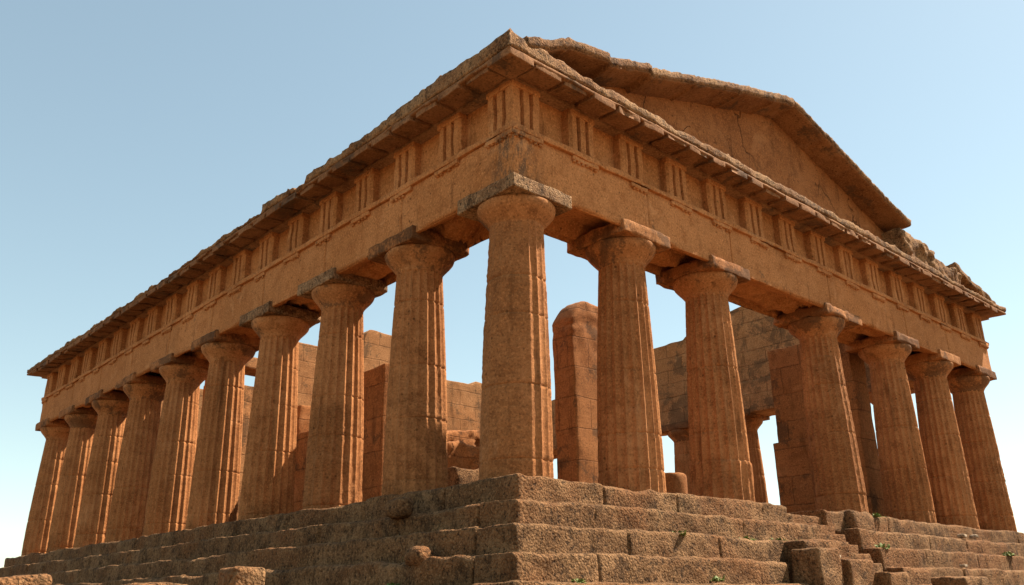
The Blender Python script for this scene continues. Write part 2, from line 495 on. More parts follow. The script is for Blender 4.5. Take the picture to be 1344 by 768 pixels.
# ------------------------------------------------------------------ columns
ABH = 0.784
def column(cx, cy, label, seed, wear=0.5, group=None, lean=(0, 0), hi=True, crisp=None, drums=None, flare=0.0,
           abacus_cut=None, ab_mat=None, cap_wear=0.0, name='doric_column', near=False, fat=0.0, stain=0.6):
    rg = random.Random(seed)
    T = thing(name, label, 'column', (cx + lean[0], cy + lean[1], -0.12), group)
    nf = 20; sub = (10 if near else 6) if hi else 4; m = nf * sub
    th = np.arange(m) / m * 2 * math.pi
    zs = list(np.arange(-0.16, 4.83, 0.055 if hi else 0.14)) + [4.835]
    if drums is None: drums = sorted(rg.uniform(0.25, 0.5) + k * 1.22 + rg.uniform(-0.2, 0.2) for k in range(4))
    for d in drums: zs += [d - 0.013, d, d + 0.013]
    zs = np.array(sorted(zs))
    Z, TH = np.meshgrid(zs, th, indexing='ij')
    t = np.clip(Z / 4.83, 0, 1)
    r0 = 0.502 + 0.176 * (1 - t) + 0.026 * np.sin(t * math.pi) * (1 - 0.3 * t)
    r0 = r0 + fat * t
    Q = np.stack([(cx + r0 * np.cos(TH)).ravel(), (cy + r0 * np.sin(TH)).ravel(), Z.ravel()], 1)
    band = fbm(Q * np.array([1, 1, 0.8]), 0.75, 4, seed).reshape(Z.shape)
    w = sstep(-0.25, 0.45, band + (wear - 0.5) * 2.2 + 1.5 * (0.36 - t))
    if crisp is not None:   # angular sector that kept its flutes
        dth = np.abs((TH - crisp[0] + math.pi) % (2 * math.pi) - math.pi)
        w = np.maximum(w * 1.0, 0.95 * sstep(crisp[1] - 0.1, crisp[1] + 0.25, dth)) * (1 - 0.55 * sstep(crisp[1] + 0.1, crisp[1] - 0.3, dth))
    fl = (TH / (2 * math.pi) * nf) % 1.0
    dep = 0.060 * (r0 / 0.6) * (1 - (2 * fl - 1) ** 2)
    endf = sstep(4.80, 4.66, Z)
    wk = 0.80 if crisp is not None else (0.55 if wear > 0.6 else 0.32)
    rr = r0 - dep * (1 - wk * w) * (0.25 + 0.75 * endf) - 0.016 * w
    rough = fbm(Q * np.array([1, 1, 1.5]), 8.5, 3, seed + 3, 0.65).reshape(Z.shape)
    rough2 = fbm(Q, 1.3, 2, seed + 9).reshape(Z.shape)
    rr = rr + w * (0.0065 * rough + 0.005 * rough2) + 0.002 * rough
    for d in drums:
        g = np.exp(-((Z - d) / 0.012) ** 2)
        rr = rr - 0.018 * g * (0.4 + 0.6 * (rough2 > -0.2))
    # each drum a little out of true
    di = np.searchsorted(np.array(drums), Z)
    jit = np.array([rg.uniform(-0.007, 0.007) for _ in range(len(drums) + 1)])
    rr = rr + jit[di] * w
    if flare: rr = rr + flare * sstep(drums[0] + 0.02, drums[0] - 0.03, Z) * (0.6 + 0.4 * rough2)
    lx = lean[0] * (1 - Z / 5.0); ly = lean[1] * (1 - Z / 5.0)
    V = np.stack([(cx + lx + rr * np.cos(TH)).ravel(), (cy + ly + rr * np.sin(TH)).ravel(), Z.ravel()], 1)
    F = []
    for i in range(len(zs) - 1):
        for j in range(m):
            k = (j + 1) % m
            F.append((i * m + j, i * m + k, (i + 1) * m + k, (i + 1) * m + j))
    mb = MB(); mb.add(V, F, w.ravel() * stain)
    mb.build('shaft', M_shaft, T, recalc=False)
    # echinus
    prof = [(0.46, 4.74), (0.498, 4.752), (0.506, 4.79), (0.524, 4.830), (0.558, 4.878), (0.602, 4.932), (0.654, 4.990), (0.704, 5.046), (0.744, 5.100),
            (0.764, 5.155), (0.776, 5.20), (0.770, 5.238), (0.70, 5.258)]
    me = 72 if hi else 36
    th2 = np.arange(me) / me * 2 * math.pi
    pr = np.array(prof)
    TH2, RR = np.meshgrid(th2, pr[:, 0], indexing='xy')
    ZZ = np.repeat(pr[:, 1][:, None], me, 1)
    Q = np.stack([(cx + RR * np.cos(TH2)).ravel(), (cy + RR * np.sin(TH2)).ravel(), ZZ.ravel()], 1)
    nz = fbm(Q, 2.2, 4, seed + 21).reshape(RR.shape)
    RR2 = RR + (0.012 + 0.045 * cap_wear) * nz
    V = np.stack([(cx + RR2 * np.cos(TH2)).ravel(), (cy + RR2 * np.sin(TH2)).ravel(), ZZ.ravel()], 1)
    F = []
    for i in range(len(prof) - 1):
        for j in range(me):
            k = (j + 1) % me
            F.append((i * me + j, i * me + k, (i + 1) * me + k, (i + 1) * me + j))
    mb = MB(); mb.add(V, F)
    mb.build('echinus', M_cap, T, recalc=False)
    # abacus, chipped
    mb = MB()
    a = ABH
    lo = [cx - a, cy - a, 5.238]; hi_ = [cx + a, cy + a + 0.10, 5.525]
    if abacus_cut: hi_[0] = cx + abacus_cut
    def fn(P, N):
        corner = sstep(0.45, 0.75, np.abs(N[:, 0]) * np.abs(N[:, 1]) * 2)
        chip = np.clip(fbm(P, 1.1, 3, seed + 40) * 1.3, 0, 1)
        edge = 1 - np.max(np.abs(N), 1)
        P = P - N * ((0.05 + 0.12 * cap_wear) * chip * np.clip(edge * 3, 0, 1))[:, None]
        return P
    rock(mb, lo, hi_, 0.06 if hi else 0.12, 0.022 if cap_wear < 0.3 else 0.06, 0.014 + 0.03 * cap_wear, 4.0, 4, seed + 50, fn)
    mb.build('abacus', ab_mat or M_abacus, T)
    return T

dA = (LR + 0.1674 - 2 * ABH) / 14
dAL = (LLn + 0.1674 - 2 * ABH) / 18
cR = lambda k: (-0.0837 + k * dA + ABH, -0.0837 + ABH)
cL = lambda k: (-0.0837 + ABH, -0.0837 + k * dAL + ABH)
GR, GL = 'columns along the front of the temple', 'columns along the left flank of the temple'
lnR = (-0.12, 0.0)
column(*cR(0), 'big corner column nearest the viewer, rough and worn, standing at the platform corner', 11, 0.95, GR, (-0.07, 0.06),
       crisp=(R(-72), R(40)), drums=[0.30, 1.62, 2.95, 3.7], ab_mat=M_corner, near=True, fat=0.035, stain=0.38)
fr = [(2, 'front column just right of the near corner column, with a bright square capital block', 12, 0.42, dict(drums=[0.4, 1.1, 2.4, 3.9], ab_mat=M_cap)),
      (4, 'front column with a swollen bottom drum, left of the small staircase', 13, 0.52, dict(drums=[0.86, 1.5, 3.0, 4.1], flare=0.05)),
      (7, 'stout front column with a crumbled broken capital, right of the small staircase', 14, 0.70, dict(cap_wear=0.45, abacus_cut=0.50, ab_mat=M_cap, drums=[0.5, 2.1, 3.4, 4.2])),
      (10, 'front column third from the far right corner, beside the broken capital column', 15, 0.55, dict()),
      (12, 'front column second from the far right corner of the temple', 16, 0.6, dict(ab_mat=M_cap)),
      (14, 'column at the far right corner of the temple front, against open sky', 17, 0.5, dict())]
for k, lab, sd, we, kw in fr: column(12.12 if k == 7 else cR(k)[0], cR(k)[1], lab, sd, we, GR, lnR if k != 7 else (0, 0), near=k < 8, **kw)
ords = ['second', 'third', 'fourth', 'fifth', 'sixth', 'seventh', 'eighth', 'ninth']
tail = ['its lower half pitted and dark', 'with a strip of sunlight down its right side', 'with a sunlit right edge', 'with a grey crusted capital block',
        'half in shade, edge sunlit', 'near the far left end', 'next but one to the far left corner', 'next to the far left corner']
for i in range(8):
    k = 2 + 2 * i
    column(*cL(k), f'left flank column, {ords[i]} from near corner, {tail[i]}', 30 + i, [0.40, 0.36, 0.33, 0.33, 0.3, 0.3, 0.3, 0.3][i], GL, (0, 0), hi=i < 6, near=i < 4, ab_mat=M_corner if i in (1, 2) else None)
column(*cL(18), 'column at the far left corner of the temple, dark against the sky', 39, 0.35, GL, (-0.05, 0), hi=False)
GF = 'columns of the far flank seen through the temple'
flab = ['far flank column hidden close behind the right end of the front', 'far flank column behind the right front columns', 'far flank column behind the broken capital column',
        'far flank column seen right of the swollen front column', 'far flank column behind the low round stump',
        'far flank column behind the second front column', 'far flank column behind the tall round topped pier', 'far flank column behind the near corner column']
for i in range(8):
    column(22.3, -0.0837 + (2 + 2 * i) * dAL + ABH - 0.35, flab[i], 50 + i, 0.35, GF, (0, 0), hi=False)
GB = 'columns of the rear side seen through the temple'
for i, k in enumerate((2, 4, 6, 9, 12)):
    column(cR(k)[0], LLn - 0.7, 'rear side column, %s from the left, glimpsed deep between the left flank columns' % ('first second third fourth fifth'.split()[i]), 70 + i, 0.35, GB, (0, 0), hi=False)

# ------------------------------------------------------------------ entablature
def boxf(mb, f, u0, u1, o0, o1, z0, z1, step=0.1, r=0.012, amp=0.008, freq=2.5, oct=3, seed=1, fn=None, eu=()):
    a, b = f(u0, o0, z0), f(u1, o1, z1)
    lo = [min(p, q) for p, q in zip(a, b)]; hi = [max(p, q) for p, q in zip(a, b)]
    ax = 0 if abs(f(1, 0, 0)[0] - f(0, 0, 0)[0]) > 0.5 else 1
    ext = [(), (), ()]; ext[ax] = eu
    return rock(mb, lo, hi, step, r, amp, freq, oct, seed, fn, ext)

def extrude_profile(mb, f, pts, zz, amp=0.006, seed=2):
    """pts: (u, out) closed outline extruded through the heights zz"""
    sec = np.array([[f(u, o, z) for (u, o) in pts] for z in zz])
    V = sec.reshape(-1, 3)
    sec = (V + vfbm(V, 3.0, 3, seed) * amp).reshape(sec.shape)
    sweep(mb, sec)

def sima_top_L(u):
    pts = [(-1, 8.14), (0.4, 8.13), (1.9, 8.12), (3.5, 8.02), (5.2, 7.99), (6.72, 8.0), (6.84, 7.70), (7.3, 7.72), (7.42, 7.90), (7.9, 7.92), (9.0, 8.04), (9.14, 7.76), (9.6, 7.80), (10.5, 7.86), (12.9, 7.88),
           (13.1, 7.80), (16.4, 7.80), (19, 7.84), (23.8, 7.82), (24.2, 7.90), (31, 7.92)]
    return np.interp(u, [p[0] for p in pts], [p[1] for p in pts])
def sima_top_R(u):
    pts = [(-1, 8.14), (0.3, 8.13), (0.9, 8.1), (1.2, 7.98), (1.9, 7.95), (2.3, 8.04), (2.9, 8.02), (3.2, 7.93), (3.7, 8.0), (4.3, 7.95), (5, 7.99), (9, 7.99), (14, 7.99), (18, 8.0), (19.2, 7.90), (25, 7.93)]
    return np.interp(u, [p[0] for p in pts], [p[1] for p in pts])

def entablature(side, label):
    f, L, n, d, top = (FR, LR, 14, D, sima_top_R) if side == 'R' else (FL, LLn, 18, DL, sima_top_L)
    T = thing('entablature', label, 'entablature', f(L / 2, -0.7, Z_AR))
    s = 0 if side == 'R' else 500
    start = 0.0 if side == 'R' else 1.42
    ax = 0 if side == 'R' else 1
    ov = np.array(f(0, 1, 0)) - np.array(f(0, 0, 0))
    # architrave: one beam with thin joints over the columns
    ks = (0, 2, 4, 7, 10, 12, 14) if side == 'R' else tuple(range(0, 19, 2))
    js = np.array([k * (dA if side == 'R' else dAL) + 0.70 + (0.18 if side == 'R' else -0.25) for k in ks[1:-1]])
    ext = []
    for j in js: ext += [j - 0.03, j - 0.011, j, j + 0.011, j + 0.03]
    def afn(P, N):
        u = P[:, ax]
        dj = np.min(np.abs(u[:, None] - js[None]), 1)
        g = (1 - sstep(0.008, 0.03, dj))
        Q = P - N * (0.05 * g)[:, None]
        # the soffit is eaten away in ledges
        dn = np.clip(-N[:, 2], 0, 1)
        inn = np.clip((P @ -ov) / 0.35 - 0.25, 0, 1)
        sc3 = np.array([0.45, 1.6, 1.0]) if side == 'R' else np.array([1.6, 0.45, 1.0])
        led = np.clip(fbm(P * sc3, 1.3, 4, 61 + s) * 1.3 + 0.35, 0, 1)
        Q[:, 2] += dn * inn * (0.10 + 0.30 * np.round(led * 4) / 4)
        # worn lower arris
        lw = np.clip(-N[:, 2] * (N @ ov) * 2, 0, 1)
        Q = Q - N * (lw * 0.05 * np.clip(fbm(P, 0.9, 3, 63 + s) + 0.2, 0, 1))[:, None]
        return Q
    mb = MB()
    boxf(mb, f, start, L, 0.0, -1.42, Z_AR, Z_TA + 0.01, ((0.09, 0.05, 0.09) if side == 'R' else (0.05, 0.09, 0.09)), 0.014, 0.010, 2.0, 3, 60 + s, afn, ext)
    mb.build('architrave', M_ent, T)
    # taenia
    mb = MB()
    def tfn(P, N):
        e = np.clip(fbm(P, 1.6, 3, 66 + s) * 0.9, 0, 1)
        return P - N * (0.018 * e)[:, None]
    u0 = -0.075 if side == 'R' else 0.25
    boxf(mb, f, u0, L + 0.075, 0.075, -0.3, Z_TA, Z_FR, (0.07, 0.07, 0.06), 0.012, 0.010, 3.0, 3, 65 + s, tfn)
    mb.build('taenia', M_ent, T)
    # frieze core
    mb = MB()
    boxf(mb, f, start if side == 'L' else 0.30, L - 0.01, -0.33, -1.38, Z_FR + 0.002, Z_FT + 0.3, 0.3, 0.01, 0.004, 2, 2, 67 + s)
    mb.build('frieze_core', M_ent, T)
    for k in range(n + 1):
        c = WT / 2 + k * d
        a, b = c - WT / 2, c + WT / 2
        if k == 0: a = 0.004
        h2 = 0.095     # chamfer, groove
        W_ = WT
        q = [(-0.5, -0.045), (-0.42, 0.0), (-0.235, 0.0), (-0.165, -h2), (-0.095, 0.0), (0.095, 0.0), (0.165, -h2), (0.235, 0.0), (0.42, 0.0), (0.5, -0.045)]
        q[2:8] = [(-0.235, 0), (-0.215, -h2), (-0.125, -h2), (-0.10, 0), (0.10, 0), (0.125, -h2), (0.215, -h2), (0.235, 0)]
        pts = [(c + x * W_, o) for x, o in q]
        if k == 0: pts[0] = (a, 0.0); pts[1] = (a + 0.02, 0.0)
        pts = pts + [(b, -0.36), (a, -0.36)]
        # a weathered triglyph loses its sharp grooves
        mb = MB()
        zz9 = np.linspace(Z_FR + 0.002, Z_FT - 0.155, 9)
        if k == 0 and side == 'L':
            continue_corner = True
        else:
            continue_corner = False
            if k == 0:      # the angle block carries grooves on both faces
                fr_pts = [(x, -o) for x, o in pts[1:10 + 2] if x > 0.05][:len(q) - 1]
                fr_pts = [(c + x * W_, -o) for x, o in q[2:]]
                le_pts = [(y, x) for x, y in fr_pts]
                plan = [(0.0, 0.0)] + fr_pts + [(WT, 0.36), (0.36, 0.36), (0.36, WT)] + le_pts[::-1]
                sec = np.array([[(x, y, z) for x, y in plan] for z in zz9]); V = sec.reshape(-1, 3)
                sweep(mb, (V + vfbm(V, 3.0, 3, 70) * 0.012).reshape(sec.shape))
            else:
                extrude_profile(mb, f, pts, zz9, 0.012, 70 + s + k)
            tg = mb.build('triglyph', M_ent, T, smooth=False)
        if continue_corner: tg = T
        if k == 0: a = -0.014 if side == 'R' else 0.342
        mb = MB()
        boxf(mb, f, a, b, 0.014, -0.34, Z_FT - 0.155, Z_FT - 0.03, 0.09, 0.01, 0.006, 3, 3, 90 + s + k)
        mb.build('triglyph_band', M_ent, tg)
        mb = MB()
        rg = random.Random(900 + s + k)
        g0 = 0 if rg.random() < 0.75 else rg.uniform(0.1, 0.4)
        boxf(mb, f, (-0.06 if side == 'R' else 0.095) if k == 0 else a + g0 * WT, b, 0.060, -0.1, Z_TA - 0.100, Z_TA - 0.002, 0.06, 0.012, 0.012, 4, 3, 110 + s + k)
        mb.build('regula', M_ent, tg)
        for gi in range(6):
            x = b - WT + (gi + 0.5) / 6 * WT
            if rg.random() < 0.2 or (k and x < a + g0 * WT): continue
            z1 = Z_TA - 0.092; z0 = z1 - rg.uniform(0.03, 0.06)
            gm = MB(); ring = []
            for zz, rr in ((z1, 0.036), (z0, 0.046)):
                ring.append([f(x + rr * math.cos(t), 0.012 + rr * math.sin(t), zz) for t in np.arange(8) / 8 * 2 * math.pi])
            sweep(gm, np.array(ring))
            gm.build('gutta', M_ent, tg)
        if k < n:
            mb = MB()
            def mfn(P, N):
                e = np.clip(fbm(P, 1.2, 4, 130 + s) * 0.9 - 0.1, 0, 1)
                return P - np.outer(e * 0.04, ov)
            boxf(mb, f, b - 0.01, c + d - WT / 2 + 0.01, -0.20, -0.42, Z_FR + 0.004, Z_FT - 0.02, 0.08, 0.01, 0.012, 2.5, 4, 130 + s + k, mfn)
            mb.build('metope', M_ent, T)
    # cornice: swept moulding with a weathered, broken top
    step = 0.06
    def prof(u):
        z = top(u)
        return [(-1.2, Z_FT - 0.04), (0.055, Z_FT - 0.04), (0.055, Z_FT + 0.015), (0.16, Z_FT + 0.015), (0.30, Z_FT + 0.005), (0.46, Z_FT), (0.56, Z_FT),
                (0.605, Z_FT - 0.002), (0.640, Z_FT), (0.648, 7.67), (0.650, 7.712), (0.618, 7.722), (0.618, 7.738), (0.655, 7.745),
                (0.662, 7.80 if z > 7.85 else 7.77), (0.665, 0.55 * 7.78 + 0.45 * z), (0.655, 0.25 * 7.78 + 0.75 * z), (0.63, z - 0.03), (0.56, z), (0.3, z + 0.01), (0.0, z), (-0.5, z - 0.02), (-1.2, z - 0.02)]
    P0 = len(prof(1.0))
    us = list(np.arange(0.0, L, step)) + [L]
    nsec = len(us)
    sec = np.empty((nsec, P0, 3))
    for i, u in enumerate(us):
        pr = prof(u)
        for j, (o, z) in enumerate(pr):
            uu = u
            if u < 1.3: uu = u + (1.3 - u) / 1.3 * (-o if True else 0)     # mitre at the shared corner
            if u > L - 1.0: uu = u + (u - L + 1.0) / 1.0 * max(0.64, 0)      # overhang at the far end
            sec[i, j] = f(uu, o, z)
    V = sec.reshape(-1, 3)
    disp = vfbm(V, 2.2, 4, 800) * 0.012
    up = np.tile(np.array([0] * 13 + [0.3, 0.7, 1, 1.2, 1.4, 1.5, 1.2, 1, .5, 0]), nsec)[:, None]
    chip = np.tile(np.array([0] * 7 + [1, 1, .7, .3] + [0] * 12), nsec)
    disp += up * vfbm(V, 3.2, 4, 830, 0.62) * np.array([0.022, 0.022, 0.030])
    disp[:, 2] += chip * np.clip(fbm(V, 1.9, 3, 850) * 1.3 - 0.15, 0, 1) * 0.06
    sec = (V + disp).reshape(sec.shape)
    # split: lower cornice (smooth) and crusted top course
    lower = sec[:, :13]; 
    mb = MB()
    back = np.array([[f(us[i] if us[i] > 1.3 else us[i], -1.2, 7.73) for i in range(nsec)]]).reshape(nsec, 1, 3)
    sweep(mb, np.concatenate([lower, back], 1))
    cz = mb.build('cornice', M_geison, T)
    mb = MB()
    upper = sec[:, 12:]
    sweep(mb, np.concatenate([upper, back - np.array([0, 0, 0.01])], 1))
    mb.build('cornice_crown', M_sima, T)
    # mutules under the soffit, one over each triglyph and each metope
    for k in range(2 * n + 1):
        c = WT / 2 + k * d / 2
        rg = random.Random(1200 + s + k)
        w = 0.345 + rg.uniform(-0.03, 0.01)
        if rg.random() < 0.12: w *= 0.7
        mb = MB()
        fr_ = 0.662 + rg.uniform(-0.02, 0.004) - (0.06 if rg.random() < 0.12 else 0)
        lo, hi = c - w, c + w
        if k == 0: lo = 0.04
        def mu(P, N):
            o = P @ ov
            Q = P.copy(); Q[:, 2] -= 0.09 * np.clip(o, 0, 1)
            e = np.clip(fbm(P, 2.2, 3, 1300 + s) * 1.2 - 0.2, 0, 1)
            return Q - N * (0.04 * e)[:, None]
        boxf(mb, f, lo, hi, fr_, 0.10, Z_FT - 0.045, Z_FT + 0.105, 0.06, 0.014, 0.012, 3, 3, 1250 + s + k, mu)
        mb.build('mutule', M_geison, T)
    return T
entR = entablature('R', 'carved stone beam with grooved triglyph blocks running across the temple front')
entL = entablature('L', 'long shaded stone beam with grooved triglyph blocks running along the left flank')
mb = MB(); boxf(mb, FR, 12.05, 13.45, 0.02, -0.5, Z_AR - 0.10, Z_AR + 0.16, 0.08, 0.02, 0.01, 3, 3, 1500)
mb.build('repair_block', M_cap, entR)

# corner piece under the cornice at the near corner (mutule of the angle)
mb = MB(); rock(mb, (-0.660, -0.660, 7.55), (-0.02, -0.02, 7.70), 0.06, 0.014, 0.012, 3, 3, 1510)
mb.build('mutule', M_geison, entR)

# far flank: beam and ruined upper wall, seen from inside
ff = thing('ruined_flank_wall', 'tall black stained ruined wall on the far flank columns, seen through the front', 'wall', (22.2, 12, Z_AR))
def top_ff(y):
    return np.interp(y, [0, 2.5, 2.6, 5, 5.1, 7, 7.1, 8.7, 8.8, 9.9, 10.0, 11.2, 11.3, 12.0, 12.1, 13.9, 14.0, 16, 16.1, 20, 20.1, 29], [7.7, 7.7, 8.5, 8.5, 9.3, 9.3, 9.98, 10.0, 10.04, 9.95, 9.72, 9.66, 9.45, 9.4, 9.28, 9.24, 8.7, 8.7, 8.3, 8.3, 8.0, 8.0])
def fffn(P, N):
    Q = P.copy()
    t = (P[:, 2] - 7.0) / 0.9
    k = np.clip((P[:, 2] - 6.7) / (7.9 - 6.7), 0, 1)
    Q[:, 2] = P[:, 2] + k * (top_ff(P[:, 1]) - 7.9)
    return Q
mb = MB(); rock(mb, (21.6, 1.45, Z_AR), (23.0, LLn, 6.70), (0.2, 0.15, 0.15), 0.03, 0.03, 1.6, 4, 1600)
mb.build('beam', M_wall, ff)
mb = MB(); rock(mb, (21.66, 1.45, 6.68), (22.9, LLn, 7.9), (0.2, 0.12, 0.12), 0.03, 0.025, 1.8, 4, 1601, fffn)
mb.build('upper_wall', M_wall, ff)
rb = thing('rear_beam', 'distant stone beam across the rear columns, low between the left flank columns', 'entablature', (12, LLn - 0.7, Z_AR))
mb = MB(); rock(mb, (1.45, LLn - 1.4, Z_AR), (21.6, LLn, 7.7), 0.2, 0.04, 0.03, 1.6, 4, 1610)
mb.build('beam', M_wall, rb)

# ------------------------------------------------------------------ pediment
ped = thing('pediment', 'triangular gable wall under sloping roof edges above the temple front', 'pediment', (10.5, 0.5, 7.9))
rake = [(-0.2, 8.16), (0.45, 8.40), (0.95, 8.68), (2.22, 8.92), (2.28, 8.84), (3.64, 9.30), (3.70, 9.22), (6.58, 10.12), (9.6, 10.98), (10.05, 11.05), (10.5, 10.93), (14.05, 9.98), (16.55, 9.30)]
rx = [p[0] for p in rake]; rz = [p[1] for p in rake]
mb = MB()
xs = np.arange(0.6, 16.75, 0.12); nr = 22
g = np.empty((len(xs), nr, 3))
for i, x in enumerate(xs):
    zt = np.interp(x, rx, rz) - 0.12
    for j in range(nr): g[i, j] = (x, 0.14, 7.80 + (zt - 7.80) * j / (nr - 1))
V = g.reshape(-1, 3)
e = np.clip(fbm(V, 0.8, 4, 1700), -1, 1) * 0.03 + fbm(V, 4, 3, 1702) * 0.008
V[:, 1] += e
F = [(i * nr + j, (i + 1) * nr + j, (i + 1) * nr + j + 1, i * nr + j + 1) for i in range(len(xs) - 1) for j in range(nr - 1)]
nb = len(V)
Vb = V.copy(); Vb[:, 1] = 0.75
F2 = [tuple(nb + q for q in reversed(f)) for f in F]
rim = [i * nr for i in range(len(xs))] + [(len(xs) - 1) * nr + j for j in range(1, nr)] + [i * nr + nr - 1 for i in range(len(xs) - 2, -1, -1)] + [j for j in range(nr - 2, 0, -1)]
F3 = [(rim[a], rim[(a + 1) % len(rim)], nb + rim[(a + 1) % len(rim)], nb + rim[a]) for a in range(len(rim))]
mb.add(np.concatenate([V, Vb]), F + F2 + F3)
mb.build('tympanum', M_tymp, ped)
for nm, a, b in (('raking_cornice', -0.2, 10.05), ('raking_cornice', 10.05, 16.6)):
    us = np.arange(a, b + 0.01, 0.05)
    secs = []
    for u in us:
        z = np.interp(u, rx, rz)
        dj_ = min(abs(u - q_) for q_ in (0.9, 2.25, 3.68, 5.4, 7.3, 9.0, 11.6, 13.2, 15.0))
        z -= 0.05 * max(0.0, 1 - dj_ / 0.06)
        thin = 0.0 if a < 5 else 0.05
        pr = [(-0.7, -0.30), (-0.1, -0.30), (0.2, -0.29), (0.5, -0.275), (0.60, -0.27), (0.64, -0.24), (0.655, -0.15), (0.66, -0.06), (0.63, -0.01), (0.5, 0.0), (0.1, 0.01), (-0.7, 0.0)]
        secs.append([(u, -o, z + min(0.0, dz + thin) if dz < -0.1 else z + dz) for o, dz in pr])
    sec = np.array(secs); V = sec.reshape(-1, 3)
    wgt = np.tile(np.array([0, .2, .5, .8, 1, 1, 1, 1.1, 1.3, 1.3, 1, 0]), len(us))[:, None]
    V = V + wgt * (vfbm(V, 7.0, 3, 1720, 0.65) * 0.014 + vfbm(V, 0.7, 2, 1721) * 0.012)
    g = V.reshape(sec.shape)
    mb = MB(); sweep(mb, np.concatenate([g[:, :6], g[:, :1] + np.array([0, 0, 0.10])], 1))
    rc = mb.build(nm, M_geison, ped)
    mb = MB(); sweep(mb, np.concatenate([g[:, 5:] + np.array([0, -0.008, 0]), g[:, :1] + np.array([0, 0, 0.095])], 1))
    mb.build('crown', M_sima, rc)

# loose stones lying on the right end of the cornice
def stone_block(lo, hi, label, seed, mat=None, r=0.08, amp=0.05, step=0.07, freq=2.2, group=None, name='stone_block', cat='stone block', fn=None):
    mb = MB(); rock(mb, lo, hi, step, r, amp, freq, 4, seed, fn)
    return tag(mb.build(name, mat or M_step, None), label, cat, group)
def slope(ax, k, x0):
    def fn(P, N):
        Q = P.copy(); Q[:, 2] += k * (P[:, ax] - x0); return Q
    return fn
stone_block((16.15, -0.5, 7.96), (18.7, 0.5, 8.93), 'broken gable stone on the cornice beside the cut off gable end', 1800, M_sima, 0.1, 0.09, name='cornice_fragment', cat='stone', group='fallen stones on the right cornice', fn=slope(0, -0.10, 17))
stone_block((18.6, -0.5, 7.95), (20.6, 0.5, 8.60), 'long broken stone in the middle of the rubble on the right cornice', 1801, M_sima, 0.12, 0.10, name='cornice_fragment', cat='stone', group='fallen stones on the right cornice', fn=slope(0, -0.10, 19))
stone_block((20.3, -0.45, 8.42), (23.75, 0.6, 8.72), 'slanting slab of gable edge at the far right corner of the roof', 1802, M_sima, 0.06, 0.06, name='cornice_fragment', cat='stone', group='fallen stones on the right cornice', fn=slope(0, -0.20, 21.2))
stone_block((20.4, -0.1, 7.95), (22.6, 0.5, 8.5), 'dark stone wedged under the slanting slab on the right corner', 1803, M_sima, 0.1, 0.06, name='cornice_fragment', cat='stone', group='fallen stones on the right cornice', fn=slope(0, -0.15, 21))

# ------------------------------------------------------------------ ruined walls inside
def wall(name, label, parts, mat, seed, cat='wall', step=0.11, amp=0.016, r=0.025):
    lo = np.min([p[0] for p in parts], 0); hi = np.max([p[1] for p in parts], 0)
    T = thing(name, label, cat, ((lo[0] + hi[0]) / 2, (lo[1] + hi[1]) / 2, lo[2]))
    for i, (a, b, pn, fn) in enumerate(parts):
        mb = MB(); rock(mb, a, b, step, r, amp, 1.8, 4, seed + i, fn)
        mb.build(pn, mat, T)
    return T
def round_top(x0, x1, y0, y1, z0, z1, rad):
    def fn(P, N):
        Q = P.copy()
        tx = np.clip((x0 + 0.75 - P[:, 0]) / 0.75, 0, 1); tr = np.clip((P[:, 0] - x1 + 0.7) / 0.7, 0, 1)
        ty = np.clip(np.abs((P[:, 1] - (y0 + y1) / 2) / ((y1 - y0) / 2)), 0, 1)
        k = np.clip((P[:, 2] - z0) / (z1 - z0), 0, 1)
        Q[:, 2] -= rad * k * np.clip(tx ** 2.4 + 0.5 * tr ** 2 + 0.12 * ty ** 4, 0, 1.2)
        kk = np.clip((P[:, 2] - 4.6) / 0.6, 0, 1)[:, None]
        return Q + kk * vfbm(P, 3.4, 3, 1999) * np.array([0.03, 0.03, 0.03])
    return fn
wall('stone_pier', 'tall free standing pier with a rounded dark top, between the corner column and the next', [
    ((7.80, 6.0, -0.1), (9.45, 6.85, 6.55), 'pier_shaft', round_top(7.80, 9.45, 6.0, 6.85, 5.5, 6.55, 0.62))], M_pier, 1900, 'pier', r=0.09)
wall('cella_wall_stub', 'thick wall stub with a sunlit end and shaded side behind the second left flank column', [
    ((2.7, 8.04, -0.1), (3.75, 11.0, 4.05), 'wall', lambda P, N: np.column_stack([P[:, 0], P[:, 1], P[:, 2] - np.clip((P[:, 2] - 1) / 3, 0, 1) * (0.05 * (P[:, 1] - 8) ** 1.2 + 0.2 * sstep(9.0, 9.6, P[:, 1]))]))], M_pier, 1920)
wall('broken_wall', 'low broken wall with a crumbling pale top behind the third left flank column', [
    ((2.7, 11.4, -0.1), (3.6, 15.0, 2.85), 'wall', None),
    ((3.35, 13.6, 2.7), (4.5, 14.6, 4.0), 'rubble_top', None)], M_pier, 1930, amp=0.035, r=0.04)
def topfn(knots, z0, z1):
    kx = [k[0] for k in knots]; kz = [k[1] for k in knots]
    def fn(P, N):
        Q = P.copy(); k = np.clip((P[:, 2] - z0) / (z1 - z0), 0, 1)
        Q[:, 2] = P[:, 2] + k * (np.interp(P[:, 0], kx, kz) - z1); return Q
    return fn
